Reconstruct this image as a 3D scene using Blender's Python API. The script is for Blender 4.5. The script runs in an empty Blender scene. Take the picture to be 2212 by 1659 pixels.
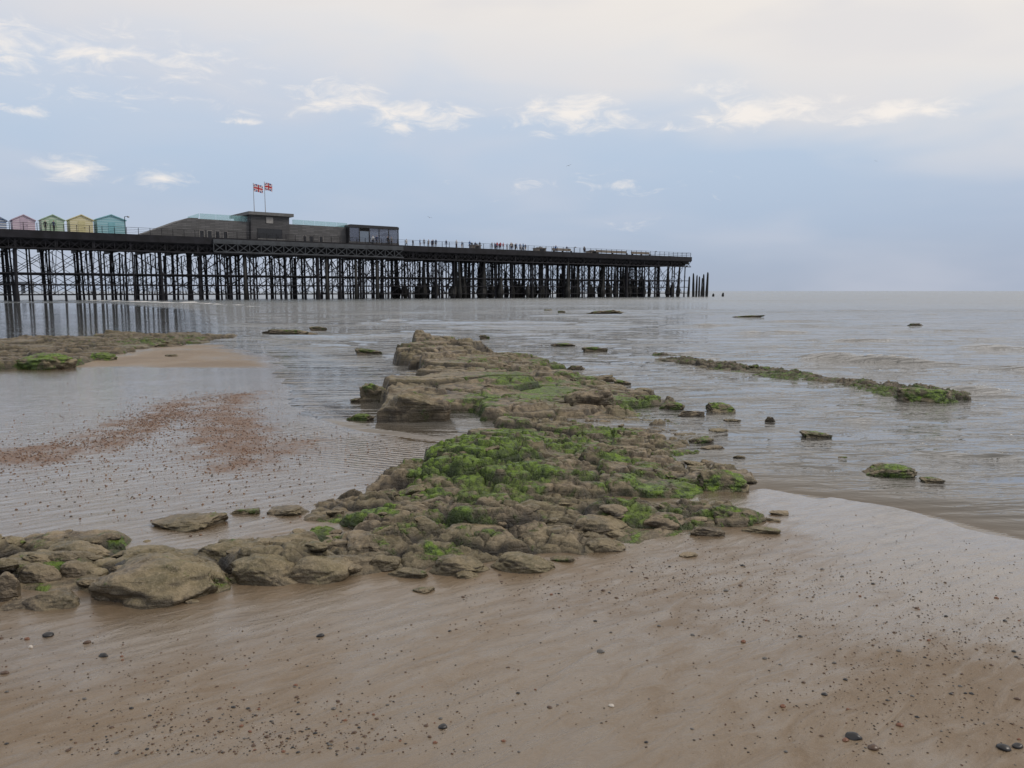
import bpy, bmesh, math, random
import numpy as np
from mathutils import Vector, Matrix, noise as mn
R=math.radians
rnd=random.Random(11); rs=np.random.RandomState(5)
C=bpy.context.scene.collection
F=1671.0; TH=math.atan(201/1671.0); CZ=1.6; cT,sT=math.cos(TH),math.sin(TH)

# ---------------------------------------------------------------- measuring helpers
def ray(px,py):
    u=px-1106.0; v=829.5-py
    return (u, F*cT+v*sT, -F*sT+v*cT)
def G(px,py,z=0.0):
    a,b,c=ray(px,py); t=(z-CZ)/c
    return (a*t,b*t)
P0=(-76.8,116.0); ROT=math.atan2(98.0,126.6); cR,sR=math.cos(ROT),math.sin(ROT)
DZ=10.7
def L(px,py,v=0.0):
    a,b,c=ray(px,py)
    t=(v+(-sR*P0[0]+cR*P0[1]))/(-sR*a+cR*b)
    x,y=a*t,b*t
    return (cR*(x-P0[0])+sR*(y-P0[1]), CZ+t*c)
def W(u,v,z):
    return (P0[0]+cR*u-sR*v, P0[1]+sR*u+cR*v, z)
def s2l(r,g,b):
    f=lambda c:(c/255/12.92 if c/255<=0.04045 else ((c/255+0.055)/1.055)**2.4)
    return (f(r),f(g),f(b),1)

# ---------------------------------------------------------------- object helpers
def tag(o,label=None,cat=None,group=None,kind=None):
    if label: o['label']=label
    if cat: o['category']=cat
    if group: o['group']=group
    if kind: o['kind']=kind
    return o
def empty(name,loc,rz=0,label=None,cat=None,group=None):
    o=bpy.data.objects.new(name,None); C.objects.link(o)
    o.location=loc; o.rotation_euler=(0,0,rz); o.empty_display_size=.2
    return tag(o,label,cat,group)
def link(name,me,mats,parent=None,smooth=False):
    if not isinstance(mats,(list,tuple)): mats=[mats]
    for m in mats: me.materials.append(m)
    if smooth: me.polygons.foreach_set('use_smooth',np.ones(len(me.polygons),dtype=bool))
    o=bpy.data.objects.new(name,me); C.objects.link(o)
    if parent: o.parent=parent
    return o
class MB:
    def __init__(s): s.v=[]; s.f=[]
    def box(s,x0,y0,z0,x1,y1,z1):
        n=len(s.v)
        s.v+=[(x0,y0,z0),(x1,y0,z0),(x1,y1,z0),(x0,y1,z0),(x0,y0,z1),(x1,y0,z1),(x1,y1,z1),(x0,y1,z1)]
        for q in ((0,3,2,1),(4,5,6,7),(0,1,5,4),(1,2,6,5),(2,3,7,6),(3,0,4,7)): s.f.append(tuple(n+i for i in q))
        return s
    def tube(s,p,q,r1,r2=None,n=8,caps=True):
        r2=r1 if r2 is None else r2
        p=Vector(p); q=Vector(q); d=(q-p).normalized()
        a=d.orthogonal().normalized(); b=d.cross(a); k=len(s.v)
        for c,r in ((p,r1),(q,r2)):
            for i in range(n):
                t=2*math.pi*i/n; s.v.append(tuple(c+a*math.cos(t)*r+b*math.sin(t)*r))
        for i in range(n):
            j=(i+1)%n; s.f.append((k+i,k+j,k+n+j,k+n+i))
        if caps:
            s.f.append(tuple(k+i for i in reversed(range(n)))); s.f.append(tuple(k+n+i for i in range(n)))
        return s
    def bar(s,p,q,w): return s.tube(p,q,w*.7,w*.7,4)
    def prism(s,poly,y0,y1):
        n=len(poly); k=len(s.v)
        for y in (y0,y1):
            for (x,z) in poly: s.v.append((x,y,z))
        s.f.append(tuple(k+i for i in range(n))); s.f.append(tuple(k+n+i for i in reversed(range(n))))
        for i in range(n):
            j=(i+1)%n; s.f.append((k+j,k+i,k+n+i,k+n+j))
        return s
    def lathe(s,prof,n=10,c=(0,0),wob=0,rr=None):
        k=len(s.v)
        for (r,z) in prof:
            for i in range(n):
                t=2*math.pi*i/n; q=r*(1+(rr.uniform(-wob,wob) if rr else 0))
                s.v.append((c[0]+q*math.cos(t),c[1]+q*math.sin(t),z))
        for m in range(len(prof)-1):
            for i in range(n):
                j=(i+1)%n; s.f.append((k+m*n+i,k+m*n+j,k+m*n+n+j,k+m*n+n+i))
        s.f.append(tuple(k+i for i in reversed(range(n)))); s.f.append(tuple(k+(len(prof)-1)*n+i for i in range(n)))
        return s
    def mesh(s,name):
        me=bpy.data.meshes.new(name); me.from_pydata(s.v,[],s.f)
        bm=bmesh.new(); bm.from_mesh(me); bmesh.ops.recalc_face_normals(bm,faces=bm.faces); bm.to_mesh(me); bm.free()
        return me
    def build(s,name,mat,parent=None,smooth=False): return link(name,s.mesh(name),mat,parent,smooth)

# ---------------------------------------------------------------- node helpers
class N:
    def __init__(s,nt): s.t=nt
    def __call__(s,typ,ins=None,**kw):
        n=s.t.nodes.new(typ)
        for k,v in kw.items(): setattr(n,k,v)
        for k,v in (ins or {}).items():
            if isinstance(v,bpy.types.NodeSocket): s.t.links.new(v,n.inputs[k])
            else: n.inputs[k].default_value=v
        return n
    def math(s,op,a,b=0.0,clamp=False):
        return s('ShaderNodeMath',{0:a,1:b},operation=op,use_clamp=clamp).outputs[0]
    def madd(s,a,k,c):
        return s('ShaderNodeMath',{0:a,1:k,2:c},operation='MULTIPLY_ADD').outputs[0]
    def noise(s,vec,scale,detail=4,rough=.55,dist=0.0):
        return s('ShaderNodeTexNoise',{'Vector':vec,'Scale':scale,'Detail':detail,'Roughness':rough,'Distortion':dist}).outputs[0]
    def smooth(s,v,a,b,lo=0.0,hi=1.0):
        return s('ShaderNodeMapRange',{0:v,1:a,2:b,3:lo,4:hi},interpolation_type='SMOOTHSTEP').outputs[0]
    def mix(s,fac,a,b,typ='MIX'):
        n=s('ShaderNodeMix',{0:fac},data_type='RGBA',blend_type=typ)
        for i,v in ((6,a),(7,b)):
            if isinstance(v,bpy.types.NodeSocket): s.t.links.new(v,n.inputs[i])
            else: n.inputs[i].default_value=v
        return n.outputs[2]
    def mapping(s,vec,scale=(1,1,1),rot=(0,0,0),loc=(0,0,0)):
        return s('ShaderNodeMapping',{'Vector':vec,'Scale':scale,'Rotation':rot,'Location':loc}).outputs[0]
    def along(s,vec,fa,fb,deg):
        return s('ShaderNodeMapping',{'Vector':vec,'Scale':(1/fa,1/fb,1),'Rotation':(0,0,R(deg))},vector_type='TEXTURE').outputs[0]
    def attr(s,name): return s('ShaderNodeAttribute',attribute_name=name).outputs['Fac']
    def bump(s,h,strength,dist,normal=None):
        i={'Height':h,'Strength':strength,'Distance':dist}
        if normal is not None: i['Normal']=normal
        return s('ShaderNodeBump',i).outputs[0]
def newmat(name):
    m=bpy.data.materials.new(name); m.use_nodes=True; nt=m.node_tree; nt.nodes.clear()
    n=N(nt); out=n('ShaderNodeOutputMaterial'); b=n('ShaderNodeBsdfPrincipled')
    nt.links.new(b.outputs[0],out.inputs[0]); return m,n,b,nt.links.new
def simple(name,col,rough=.6,var=.35,scale=3.0,bump=.2,metal=0.0,alpha=1.0,stretch=(1,1,1)):
    m,n,b,lk=newmat(name)
    tc=n('ShaderNodeTexCoord').outputs['Object']
    v=n.mapping(tc,stretch)
    z=n.noise(v,scale,4,.65)
    dk=tuple(c*(1-var) for c in col[:3])+(1,); lt=tuple(min(1,c*(1+var)) for c in col[:3])+(1,)
    lk(n.mix(n.smooth(z,.3,.7),dk,lt),b.inputs['Base Color'])
    b.inputs['Roughness'].default_value=rough; b.inputs['Metallic'].default_value=metal; b.inputs['Alpha'].default_value=alpha
    return m

# ---------------------------------------------------------------- numpy noise
def h2(ix,iy,s):
    n=(ix.astype(np.int64)*374761393+iy.astype(np.int64)*668265263+s*1442695041)&0xffffffff
    n=((n^(n>>13))*1274126177)&0xffffffff
    n=n^(n>>16)
    return (n&0xffffff)/float(0xffffff)
def vn(x,y,s=0):
    ix=np.floor(x); iy=np.floor(y); fx=x-ix; fy=y-iy
    fx=fx*fx*fx*(fx*(fx*6-15)+10); fy=fy*fy*fy*(fy*(fy*6-15)+10)
    a=h2(ix,iy,s); b=h2(ix+1,iy,s); c=h2(ix,iy+1,s); d=h2(ix+1,iy+1,s)
    return 2*((a*(1-fx)+b*fx)*(1-fy)+(c*(1-fx)+d*fx)*fy)-1
def fbm(x,y,s=0,o=4,g=.5):
    r=0; a=1.0; t=0
    for i in range(o):
        r=r+a*vn(x*2**i+i*17.3,y*2**i-i*9.1,s+i); t+=a; a*=g
    return r/t
def worley(x,y,s):
    ix=np.floor(x); iy=np.floor(y)
    F1=np.full(x.shape,9.0); F2=np.full(x.shape,9.0)
    c1x=np.zeros(x.shape); c1y=np.zeros(x.shape); c2x=np.zeros(x.shape); c2y=np.zeros(x.shape); id1=np.zeros(x.shape)
    for dx in (-1,0,1):
        for dy in (-1,0,1):
            jx=ix+dx; jy=iy+dy
            cx=jx+.1+.8*h2(jx,jy,s); cy=jy+.1+.8*h2(jx,jy,s+1); r=h2(jx,jy,s+2)
            d=np.hypot(cx-x,cy-y)
            n1=d<F1; n2=(~n1)&(d<F2)
            c2x=np.where(n1,c1x,np.where(n2,cx,c2x)); c2y=np.where(n1,c1y,np.where(n2,cy,c2y)); F2=np.where(n1,F1,np.where(n2,d,F2))
            c1x=np.where(n1,cx,c1x); c1y=np.where(n1,cy,c1y); id1=np.where(n1,r,id1); F1=np.where(n1,d,F1)
    return F1,F2,c1x,c1y,c2x,c2y,id1
def polysd(x,y,poly):
    d=np.full(x.shape,1e9); ins=np.zeros(x.shape,bool); n=len(poly)
    for i in range(n):
        ax,ay=poly[i]; bx,by=poly[(i+1)%n]
        ex,ey=bx-ax,by-ay; l=ex*ex+ey*ey+1e-12
        t=np.clip(((x-ax)*ex+(y-ay)*ey)/l,0,1)
        d=np.minimum(d,np.hypot(x-ax-t*ex,y-ay-t*ey))
        c=((ay>y)!=(by>y))&(x<(bx-ax)*(y-ay)/((by-ay) if by!=ay else 1e-9)+ax)
        ins^=c
    return np.where(ins,d,-d)
def linesd(x,y,pts):
    d=np.full(x.shape,1e9); tt=np.zeros(x.shape); n=len(pts)-1
    for i in range(n):
        ax,ay=pts[i]; bx,by=pts[i+1]; ex,ey=bx-ax,by-ay; l=ex*ex+ey*ey
        t=np.clip(((x-ax)*ex+(y-ay)*ey)/l,0,1); q=np.hypot(x-ax-t*ex,y-ay-t*ey)
        tt=np.where(q<d,(i+t)/n,tt); d=np.minimum(d,q)
    return d,tt
def sstep(a,b,x):
    t=np.clip((x-a)/(b-a),0,1); return t*t*(3-2*t)
def gridmesh(name,X,Y,Z,attrs=None,keep=None):
    r,c=X.shape; idx=np.arange(r*c).reshape(r,c)
    q=np.stack([idx[:-1,:-1],idx[:-1,1:],idx[1:,1:],idx[1:,:-1]],-1).reshape(-1,4)
    if keep is not None: q=q[keep.ravel()[q].any(1)]
    used=np.unique(q); rm=np.full(r*c,-1); rm[used]=np.arange(len(used)); q=rm[q]
    co=np.stack([X.ravel(),Y.ravel(),Z.ravel()],-1)[used].astype(np.float32)
    me=bpy.data.meshes.new(name)
    me.vertices.add(len(co)); me.vertices.foreach_set('co',co.ravel())
    me.loops.add(q.size); me.loops.foreach_set('vertex_index',q.ravel().astype(np.int32))
    me.polygons.add(len(q)); me.polygons.foreach_set('loop_start',(np.arange(len(q))*4).astype(np.int32))
    me.polygons.foreach_set('use_smooth',np.ones(len(q),dtype=bool))
    me.update(calc_edges=True)
    for k,v in (attrs or {}).items():
        a=me.attributes.new(k,'FLOAT','POINT'); a.data.foreach_set('value',v.ravel()[used].astype(np.float32))
    return me

# ---------------------------------------------------------------- world, sun, camera
w=bpy.data.worlds.new("World"); bpy.context.scene.world=w; w.use_nodes=True
nt=w.node_tree; nt.nodes.clear(); n=N(nt)
out=n('ShaderNodeOutputWorld'); bg=n('ShaderNodeBackground'); bg.inputs[1].default_value=.1
nt.links.new(bg.outputs[0],out.inputs[0])
SUN_EL,SUN_AZ=R(42),R(95)
sky=n('ShaderNodeTexSky'); sky.sky_type='NISHITA'; sky.sun_disc=False; sky.sun_elevation=SUN_EL; sky.sun_rotation=SUN_AZ
sky.dust_density=3.0
dirv=n('ShaderNodeTexCoord').outputs['Generated']
sp=n('ShaderNodeSeparateXYZ',{0:dirv})
az=n.math('ARCTAN2',sp.outputs[0],sp.outputs[1]); el=n.math('ARCSINE',sp.outputs[2])
pv=n('ShaderNodeCombineXYZ',{0:az,1:el}).outputs[0]
ramp=n('ShaderNodeValToRGB',{0:n.math('MULTIPLY',n.math('ADD',el,.02),1/.7)})
er=ramp.color_ramp; stops=[(0,(164,174,190)),(.05,(167,179,198)),(.14,(174,190,212)),(.26,(183,200,221)),(.40,(203,212,226)),(.5,(219,221,227)),(.7,(214,215,221)),(1,(205,210,220))]
while len(er.elements)<len(stops): er.elements.new(.5)
for e,(p,c) in zip(er.elements,stops): e.position=p; e.color=s2l(*c)
nsoft=n.noise(n.mapping(pv,(2.2,7,1)),1.6,3,.5,.3)
nw=n.noise(n.mapping(pv,(13,36,1)),1.7,6,.62,.7)
t=n.madd(el,4.0,n.math('MULTIPLY',az,.6))
t=n.madd(nsoft,1.1,n.math('SUBTRACT',t,.55))
veil=n.smooth(t,.70,1.40)
col=n.mix(n.math('MULTIPLY',veil,.88),ramp.outputs[0],s2l(241,234,226))
hz=n.smooth(n.math('SUBTRACT',n.math('MULTIPLY',az,.5),n.math('MULTIPLY',el,1.2)),.0,.35)
col=n.mix(n.math('MULTIPLY',hz,.5),col,s2l(171,181,201))
col=n.mix(n.math('MULTIPLY',n.smooth(nsoft,.38,.68),.34),col,s2l(207,209,219))
clouds=[(140,105,340,46,.72),(-60,120,200,40,.65),(745,212,105,36,1.15),(900,248,120,32,1.2),(860,270,60,18,1),(1235,245,130,42,1.2),(1620,245,120,34,1.1),(1720,225,90,18,.85),(1930,240,170,20,1.2),(1460,278,90,14,.7),
 (175,368,75,26,.95),(350,384,50,22,.9),(30,238,50,12,.85),(525,263,50,8,.9),(270,205,260,24,.38),(1560,190,60,18,.75),(1300,400,200,20,.3),(1350,482,60,12,.3)]
mt=None
for (cx,cy,rx,ry,wt) in clouds:
    a,b,c=ray(cx,cy); l=math.sqrt(a*a+b*b+c*c); a0,e0=math.atan2(a,b),math.asin(c/l); kx,ky=F/rx/1.2,F/ry/1.2
    q=n('ShaderNodeVectorMath',{0:pv,1:(kx,ky,0),2:(-a0*kx,-e0*ky,0)},operation='MULTIPLY_ADD').outputs[0]
    q=n('ShaderNodeVectorMath',{0:q},operation='LENGTH').outputs['Value']
    m=n.madd(q,-wt,wt)
    mt=m if mt is None else n.math('MAXIMUM',mt,m)
mt=n.math('MAXIMUM',mt,-1.0)
tt=n.madd(nw,2.8,n.math('SUBTRACT',mt,1.52))
cf=n.smooth(tt,.0,1.15)
col=n.mix(n.math('MULTIPLY',cf,.9),col,s2l(247,240,233))
sc=n('ShaderNodeVectorMath',{0:col},operation='SCALE'); sc.inputs['Scale'].default_value=10.35
nt.links.new(n.mix(.05,sc.outputs[0],sky.outputs[0]),bg.inputs[0])
sl=bpy.data.lights.new('sun','SUN'); sl.energy=1.3; sl.angle=R(16); sl.color=(1,.91,.80)
so=bpy.data.objects.new('sun',sl); C.objects.link(so)
sd_=Vector((math.sin(SUN_AZ)*math.cos(SUN_EL),math.cos(SUN_AZ)*math.cos(SUN_EL),math.sin(SUN_EL)))
so.rotation_euler=(-sd_).to_track_quat('-Z','Y').to_euler(); so.location=(20,10,30)
cam=bpy.data.cameras.new('camera'); cam.sensor_width=36; cam.lens=36*F/2212; cam.clip_end=20000; cam.clip_start=.05
co=bpy.data.objects.new('camera',cam); C.objects.link(co); co.location=(0,0,CZ); co.rotation_euler=(R(90)-TH,0,0)
bpy.context.scene.camera=co
bpy.context.scene.view_settings.view_transform='Standard'

# ---------------------------------------------------------------- materials
def rock_material():
    m,n,b,lk=newmat('weathered_rock')
    geo=n('ShaderNodeNewGeometry'); P=geo.outputs['Position']; nz=n('ShaderNodeSeparateXYZ',{0:geo.outputs['Normal']}).outputs[2]
    big=n.noise(P,1.5,2,.6); mid=n.noise(P,7,6,.68); fine=n.noise(P,50,3,.7); strata=n.noise(n.mapping(P,(1.6,1.6,34),(.1,.06,0)),1.0,3,.6)
    col=n.mix(n.smooth(mid,.36,.64),(.066,.050,.031,1),(.262,.204,.128,1))
    col=n.mix(n.math('MULTIPLY',n.smooth(big,.38,.62),.55),col,(.150,.130,.060,1))
    col=n.mix(n.math('MULTIPLY',n.smooth(fine,.48,.7),.5),col,(.33,.27,.185,1))
    oi=n('ShaderNodeObjectInfo').outputs['Random']
    col=n.mix(n.math('MULTIPLY',n.smooth(oi,.3,1),.28),col,(.10,.08,.053,1))
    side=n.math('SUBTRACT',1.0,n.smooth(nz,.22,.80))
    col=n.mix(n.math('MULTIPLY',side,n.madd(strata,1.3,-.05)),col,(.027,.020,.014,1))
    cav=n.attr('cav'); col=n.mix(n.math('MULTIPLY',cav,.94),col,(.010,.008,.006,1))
    mo=n.attr('moss')
    mn9=n.noise(P,4.4,5,.66)
    dk=n.smooth(n.madd(mn9,2.8,n.madd(mo,1.0,-1.6)),.2,.75)
    col=n.mix(n.math('MULTIPLY',dk,.66),col,(.042,.050,.014,1))
    mf=n.smooth(n.madd(mn9,3.8,n.madd(mo,.95,-2.22)),.26,.66)
    gcol=n.mix(n.smooth(n.noise(P,22,3,.7),.34,.62),(.030,.062,.006,1),(.150,.250,.014,1))
    gcol=n.mix(n.math('MULTIPLY',n.smooth(big,.52,.40),.35),gcol,(.09,.11,.02,1))
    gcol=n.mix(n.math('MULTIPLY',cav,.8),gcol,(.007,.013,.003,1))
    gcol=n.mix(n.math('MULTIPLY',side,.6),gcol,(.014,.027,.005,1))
    col=n.mix(n.math('MULTIPLY',mf,.93),col,gcol)
    lk(col,b.inputs['Base Color'])
    lk(n.madd(mid,.4,.30),b.inputs['Roughness'])
    b.inputs['Specular IOR Level'].default_value=.5
    fur=n.noise(n.mapping(P,(60,60,14)),1.0,2,.7)
    h=n.madd(mid,.033,n.math('MULTIPLY',fine,.010))
    h=n.madd(strata,.022,h)
    h=n.madd(n.math('MULTIPLY',fur,mf),.022,h)
    lk(n.bump(h,1.0,1.0),b.inputs['Normal']); return m
ROCK=rock_material()

def sand_material():
    m,n,b,lk=newmat('wet_sand')
    P=n('ShaderNodeNewGeometry').outputs['Position']
    wet=n.attr('wet'); sh=n.attr('shingle'); rip=n.attr('ripple')
    a=n.noise(P,.55,4,.62,.4); st=n.noise(n.along(P,2.4,7.5,36),1.6,6,.66,.9); gr=n.noise(P,380,2,.7); md=n.noise(P,16,4,.7)
    f=n.math('ADD',n.math('MULTIPLY',a,.66),n.math('MULTIPLY',st,.34))
    col=n.mix(n.smooth(f,.36,.64),(.165,.116,.070,1),(.275,.206,.130,1))
    col=n.mix(n.math('MULTIPLY',n.smooth(gr,.54,.72),.45),col,(.08,.056,.036,1))
    col=n.mix(n.math('MULTIPLY',n.smooth(gr,.44,.3),.35),col,(.42,.34,.24,1))
    col=n.mix(n.math('MULTIPLY',n.smooth(md,.5,.72),.3),col,(.13,.095,.060,1))
    wf=n.smooth(n.madd(f,3.0,n.math('SUBTRACT',wet,1.5)),.2,.9)
    col=n.mix(n.math('MULTIPLY',wf,.66),col,(.100,.072,.045,1))
    vor=n('ShaderNodeTexVoronoi',{'Vector':P,'Scale':70.0}); vc=n('ShaderNodeSeparateColor',{0:vor.outputs['Color']}).outputs[0]
    shn=n.smooth(n.madd(n.noise(P,2.6,6,.78),2.4,n.madd(sh,.95,-1.46)),.15,.8)
    shc=n.mix(vc,(.11,.052,.026,1),(.24,.138,.078,1))
    col=n.mix(n.math('MULTIPLY',shn,.85),col,shc)
    lk(col,b.inputs['Base Color'])
    wf=n.math('MULTIPLY',wf,n.math('SUBTRACT',1.0,n.math('MULTIPLY',shn,.92)))
    lk(n.math('SUBTRACT',.55,n.math('MULTIPLY',wf,.3)),b.inputs['Roughness'])
    lk(n.math('MULTIPLY',wf,1.0),b.inputs['Coat Weight']); b.inputs['Coat Roughness'].default_value=.03; b.inputs['Coat IOR'].default_value=1.62
    w_=n('ShaderNodeTexWave',{'Vector':n.along(P,1,1,70),'Scale':3.6,'Distortion':3.5,'Detail':2.0,'Detail Scale':1.2},wave_type='BANDS').outputs[1]
    h=n.madd(st,.016,n.math('MULTIPLY',gr,.0018)); h=n.madd(md,.007,h); h=n.madd(n.math('MULTIPLY',w_,rip),.02,h); h=n.madd(n.math('MULTIPLY',vor.outputs['Distance'],shn),.012,h)
    lk(n.bump(h,1.0,1.0),b.inputs['Normal'])
    lk(n.bump(n.madd(st,.007,n.math('MULTIPLY',n.math('MULTIPLY',w_,rip),.012)),1.0,1.0),b.inputs['Coat Normal'])
    return m
SAND=sand_material()

def sea_material():
    m,n,b,lk=newmat('sea_water')
    P=n('ShaderNodeNewGeometry').outputs['Position']
    calm=n.attr('calm'); foam=n.attr('foam'); shal=n.attr('shallow'); act=n.math('SUBTRACT',1.0,calm)
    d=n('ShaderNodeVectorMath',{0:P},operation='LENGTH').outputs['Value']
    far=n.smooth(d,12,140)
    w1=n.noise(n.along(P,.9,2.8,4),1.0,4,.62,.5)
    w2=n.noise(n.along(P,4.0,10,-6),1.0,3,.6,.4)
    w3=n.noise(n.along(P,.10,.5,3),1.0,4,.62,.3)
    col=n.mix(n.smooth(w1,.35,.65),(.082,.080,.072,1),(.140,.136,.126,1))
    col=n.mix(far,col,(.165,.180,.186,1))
    col=n.mix(shal,col,(.108,.083,.056,1))
    ff=n.smooth(n.madd(n.noise(P,6,5,.78),1.5,n.math('SUBTRACT',foam,.75)),.42,.72)
    col=n.mix(ff,col,(.60,.60,.59,1))
    lk(col,b.inputs['Base Color'])
    lk(n.math('ADD',n.math('ADD',.03,n.math('MULTIPLY',n.math('MULTIPLY',far,act),.2)),n.math('MULTIPLY',ff,.5)),b.inputs['Roughness'])
    b.inputs['IOR'].default_value=1.7
    amp=n.madd(act,.95,.05)
    h=n.madd(w1,.105,n.math('MULTIPLY',w2,.030)); h=n.madd(w3,.46,h)
    lk(n.bump(n.math('MULTIPLY',h,amp),1.0,1.0),b.inputs['Normal']); return m
SEA=sea_material()

# ---------------------------------------------------------------- the shore
WP=[G(*p) for p in [(2600,1245),(2212,1165),(2000,1112),(1800,1078),(1660,1058),(1560,1062),(1450,1060),(1300,1020),(1150,985),(1010,962),(900,948),(770,930),(690,905),(645,870),(615,830),(602,799),(606,788),(590,774),(540,757),(480,742),(400,741),(300,747),(0,762),(-300,775)]]
WP+=[(-60,24),(-400,60),(-9000,9000),(9000,9500),(9000,-3),(9,-3),(6,2.2)]
def sandh(x,y):
    sd=polysd(x,y,WP)
    d=-sd+.30*fbm(x*1.1,y*1.1,90,5,.6)
    land=.055*(1-np.exp(-np.maximum(d,0)/2.2)); sea=-.3*(1-np.exp(-np.maximum(-d,0)/9))
    return land+sea+.006*fbm(x*.9,y*.9,91,4)*(d>-1)
def sz(x,y): return float(sandh(np.array([float(x)]),np.array([float(y)]))[0])
rr_=np.geomspace(1.0,140,600); aa=np.tan(np.linspace(R(-64),R(64),560))
D_,A_=np.meshgrid(rr_,aa,indexing='ij'); X=D_*A_; Y=D_-3+2.0
Zs=sandh(X,Y)
wetpoly=[G(*p) for p in [(-700,805),(600,798),(640,870),(780,940),(1010,965),(860,1030),(820,1080),(640,1110),(480,1190),(0,1190),(-700,1230)]]
wsd=polysd(X,Y,wetpoly); shore=-polysd(X,Y,WP)
chan=fbm(X*.35+.2*Y,Y*1.1,47,4)
wet=.57+.50*sstep(-.3,.6,wsd)*(1+.8*chan)+.4*np.exp(-np.maximum(shore,0)/.8)
b1=[G(*p) for p in [(-700,800),(600,799),(615,840),(420,850),(0,872),(-700,900)]]
wet=wet+.45*sstep(-.6,.6,polysd(X,Y,b1))
bar=[G(*p) for p in [(-200,770),(250,770),(400,745),(500,745),(590,780),(600,795),(300,797),(-200,803)]]
wet=wet-.32*sstep(-.8,.8,polysd(X,Y,bar))
rw=[G(*p) for p in [(1350,1215),(1700,1170),(1700,1060),(2300,1180),(2600,1400),(2300,1330),(1900,1230)]]
wet=wet+.12*sstep(-.5,.4,polysd(X,Y,rw))
rw2=[G(*p) for p in [(1150,1300),(1900,1260),(2300,1330),(2400,1450),(1700,1480),(1250,1420)]]
wet=wet+.15*sstep(-.3,.3,polysd(X,Y,rw2))
fl=[G(*p) for p in [(-700,1350),(-100,1345),(460,1330),(700,1290),(620,1400),(300,1480),(-400,1560)]]
wet=wet+.25*sstep(-.3,.3,polysd(X,Y,fl))
wet=np.clip(wet,0,1.25)
shg=[[(0,985),(180,955),(330,900),(420,865),(400,905),(260,965),(120,1010),(-200,1040),(-300,985)],[(420,905),(470,855),(545,850),(520,880),(560,920),(600,960),(590,1010),(500,1020),(430,975)],[(240,930),(380,870),(420,870),(400,910),(300,950)],[(600,960),(660,955),(660,975),(600,985)]]
shin=np.zeros(X.shape)
for p in shg: shin=np.maximum(shin,sstep(-.9,.4,polysd(X,Y,[G(*q) for q in p])))
ripc=[G(*p) for p in [(640,915),(760,940),(960,970),(930,1000),(830,1030),(700,1000),(640,960)]]
ripa=sstep(-.5,.4,polysd(X,Y,ripc))*.6
o=link('sand',gridmesh('sand',X,Y,Zs,{'wet':wet,'shingle':shin,'ripple':ripa}),SAND); tag(o,'wet brown sand of the foreshore','sand',kind='structure')

rr_=np.concatenate([np.geomspace(3.5,160,720),np.geomspace(161,12000,120)]); aa=np.tan(np.linspace(R(-58),R(58),500))
D_,A_=np.meshgrid(rr_,aa,indexing='ij'); X=D_*A_; Y=D_-1.0
sd=polysd(X,Y,WP); dist=np.hypot(X,Y)
calmp=[G(*p) for p in [(-900,652),(250,655),(440,668),(520,715),(560,740),(600,800),(300,790),(-900,800)]]
poolp=[G(*p) for p in [(560,735),(700,760),(800,790),(830,850),(1010,925),(1000,965),(760,935),(600,850),(600,780)]]
calm=np.maximum(sstep(-1.5,2.5,polysd(X,Y,calmp))*.97,sstep(-.6,.6,polysd(X,Y,poolp))*.75)
calm=np.maximum(calm,.9*np.exp(-np.maximum(sd,0)/.7)*(dist<14))
shal=np.exp(-np.maximum(sd,0)/.55)*(dist<16)
depthf=np.clip(sd/2.0,.12,1)*(1-.93*calm)
fade=lambda wl: np.clip(1.6-dist*.012*4/wl*2.2,0,1)
Z=depthf*(.028*fbm(X*.9+.1*Y,Y*2.4,31,3)*fade(2.5)+.05*fbm(X*.2,Y*.75+.06*X,33,3)*fade(8))
ph=Y*1.15-.12*X+1.8*fbm(X*.12,Y*.12,35,2)
Z+=depthf*.07*np.maximum(np.sin(ph),0)**5*sstep(-.15,.5,vn(X*.13,Y*.25,36))*sstep(6,12,dist)*(dist<60)
ph=Y*.33-.03*X+2.0*fbm(X*.03,Y*.05,38,2)
Z+=depthf*.16*np.maximum(np.sin(ph),0)**5*sstep(-.1,.5,vn(X*.03,Y*.08,40))*sstep(30,60,dist)*(dist<158)
foam=np.zeros(X.shape)
crests=[([(1380,768),(1560,762),(1700,772),(1900,782),(2212,796),(2600,808)],.15,.24,.2),([(1680,733),(1850,737),(2000,739)],.14,.35,.0),([(1760,822),(1950,832),(2100,843),(2212,850),(2500,865)],.10,.24,.6),
 ([(1900,748),(2212,752),(2600,750)],.12,.35,.0),([(2110,980),(2160,985),(2260,995)],.05,.09,.0),([(560,660),(760,664),(1000,672)],.16,.6,.45),([(-100,648),(200,650),(480,658),(620,668)],.16,1.0,.8),([(1700,772),(1800,775),(1950,783)],.05,.12,.5),([(2130,888),(2230,897),(2400,905)],.05,.11,.0),([(1950,975),(2050,978),(2120,985)],.04,.08,0),
 ([(1230,700),(1450,704),(1700,702)],.12,.4,0),([(700,690),(900,692),(1100,688)],.10,.35,.15),([(1650,1000),(1800,1010),(1900,1030)],.03,.07,0),([(1750,900),(1900,905),(2050,912)],.035,.09,0),([(1500,720),(1700,718),(2212,712)],.12,.4,0)]
for pts,hh,wd,fo in crests:
    q,tt_=linesd(X,Y,[G(*p) for p in pts]); q=q+wd*.8*fbm(X*.8,Y*.8,37,3)
    env=np.sin(np.clip(tt_,0,1)*math.pi)**.6*np.clip(.6+.6*vn(X*.9,Y*.5,39),0,1.2)
    wd2=np.maximum(wd,dist*.011)
    Z+=hh*env*np.exp(-(q/wd2)**2); foam=np.maximum(foam,fo*env*1.2*np.exp(-(q/(wd2*1.2))**2))
edge=np.exp(-(np.abs(sd)/.10)**2)*.3; foam=np.maximum(foam,edge*(vn(X*.7,Y*.7,44)>.1)*(dist<14))
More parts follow.
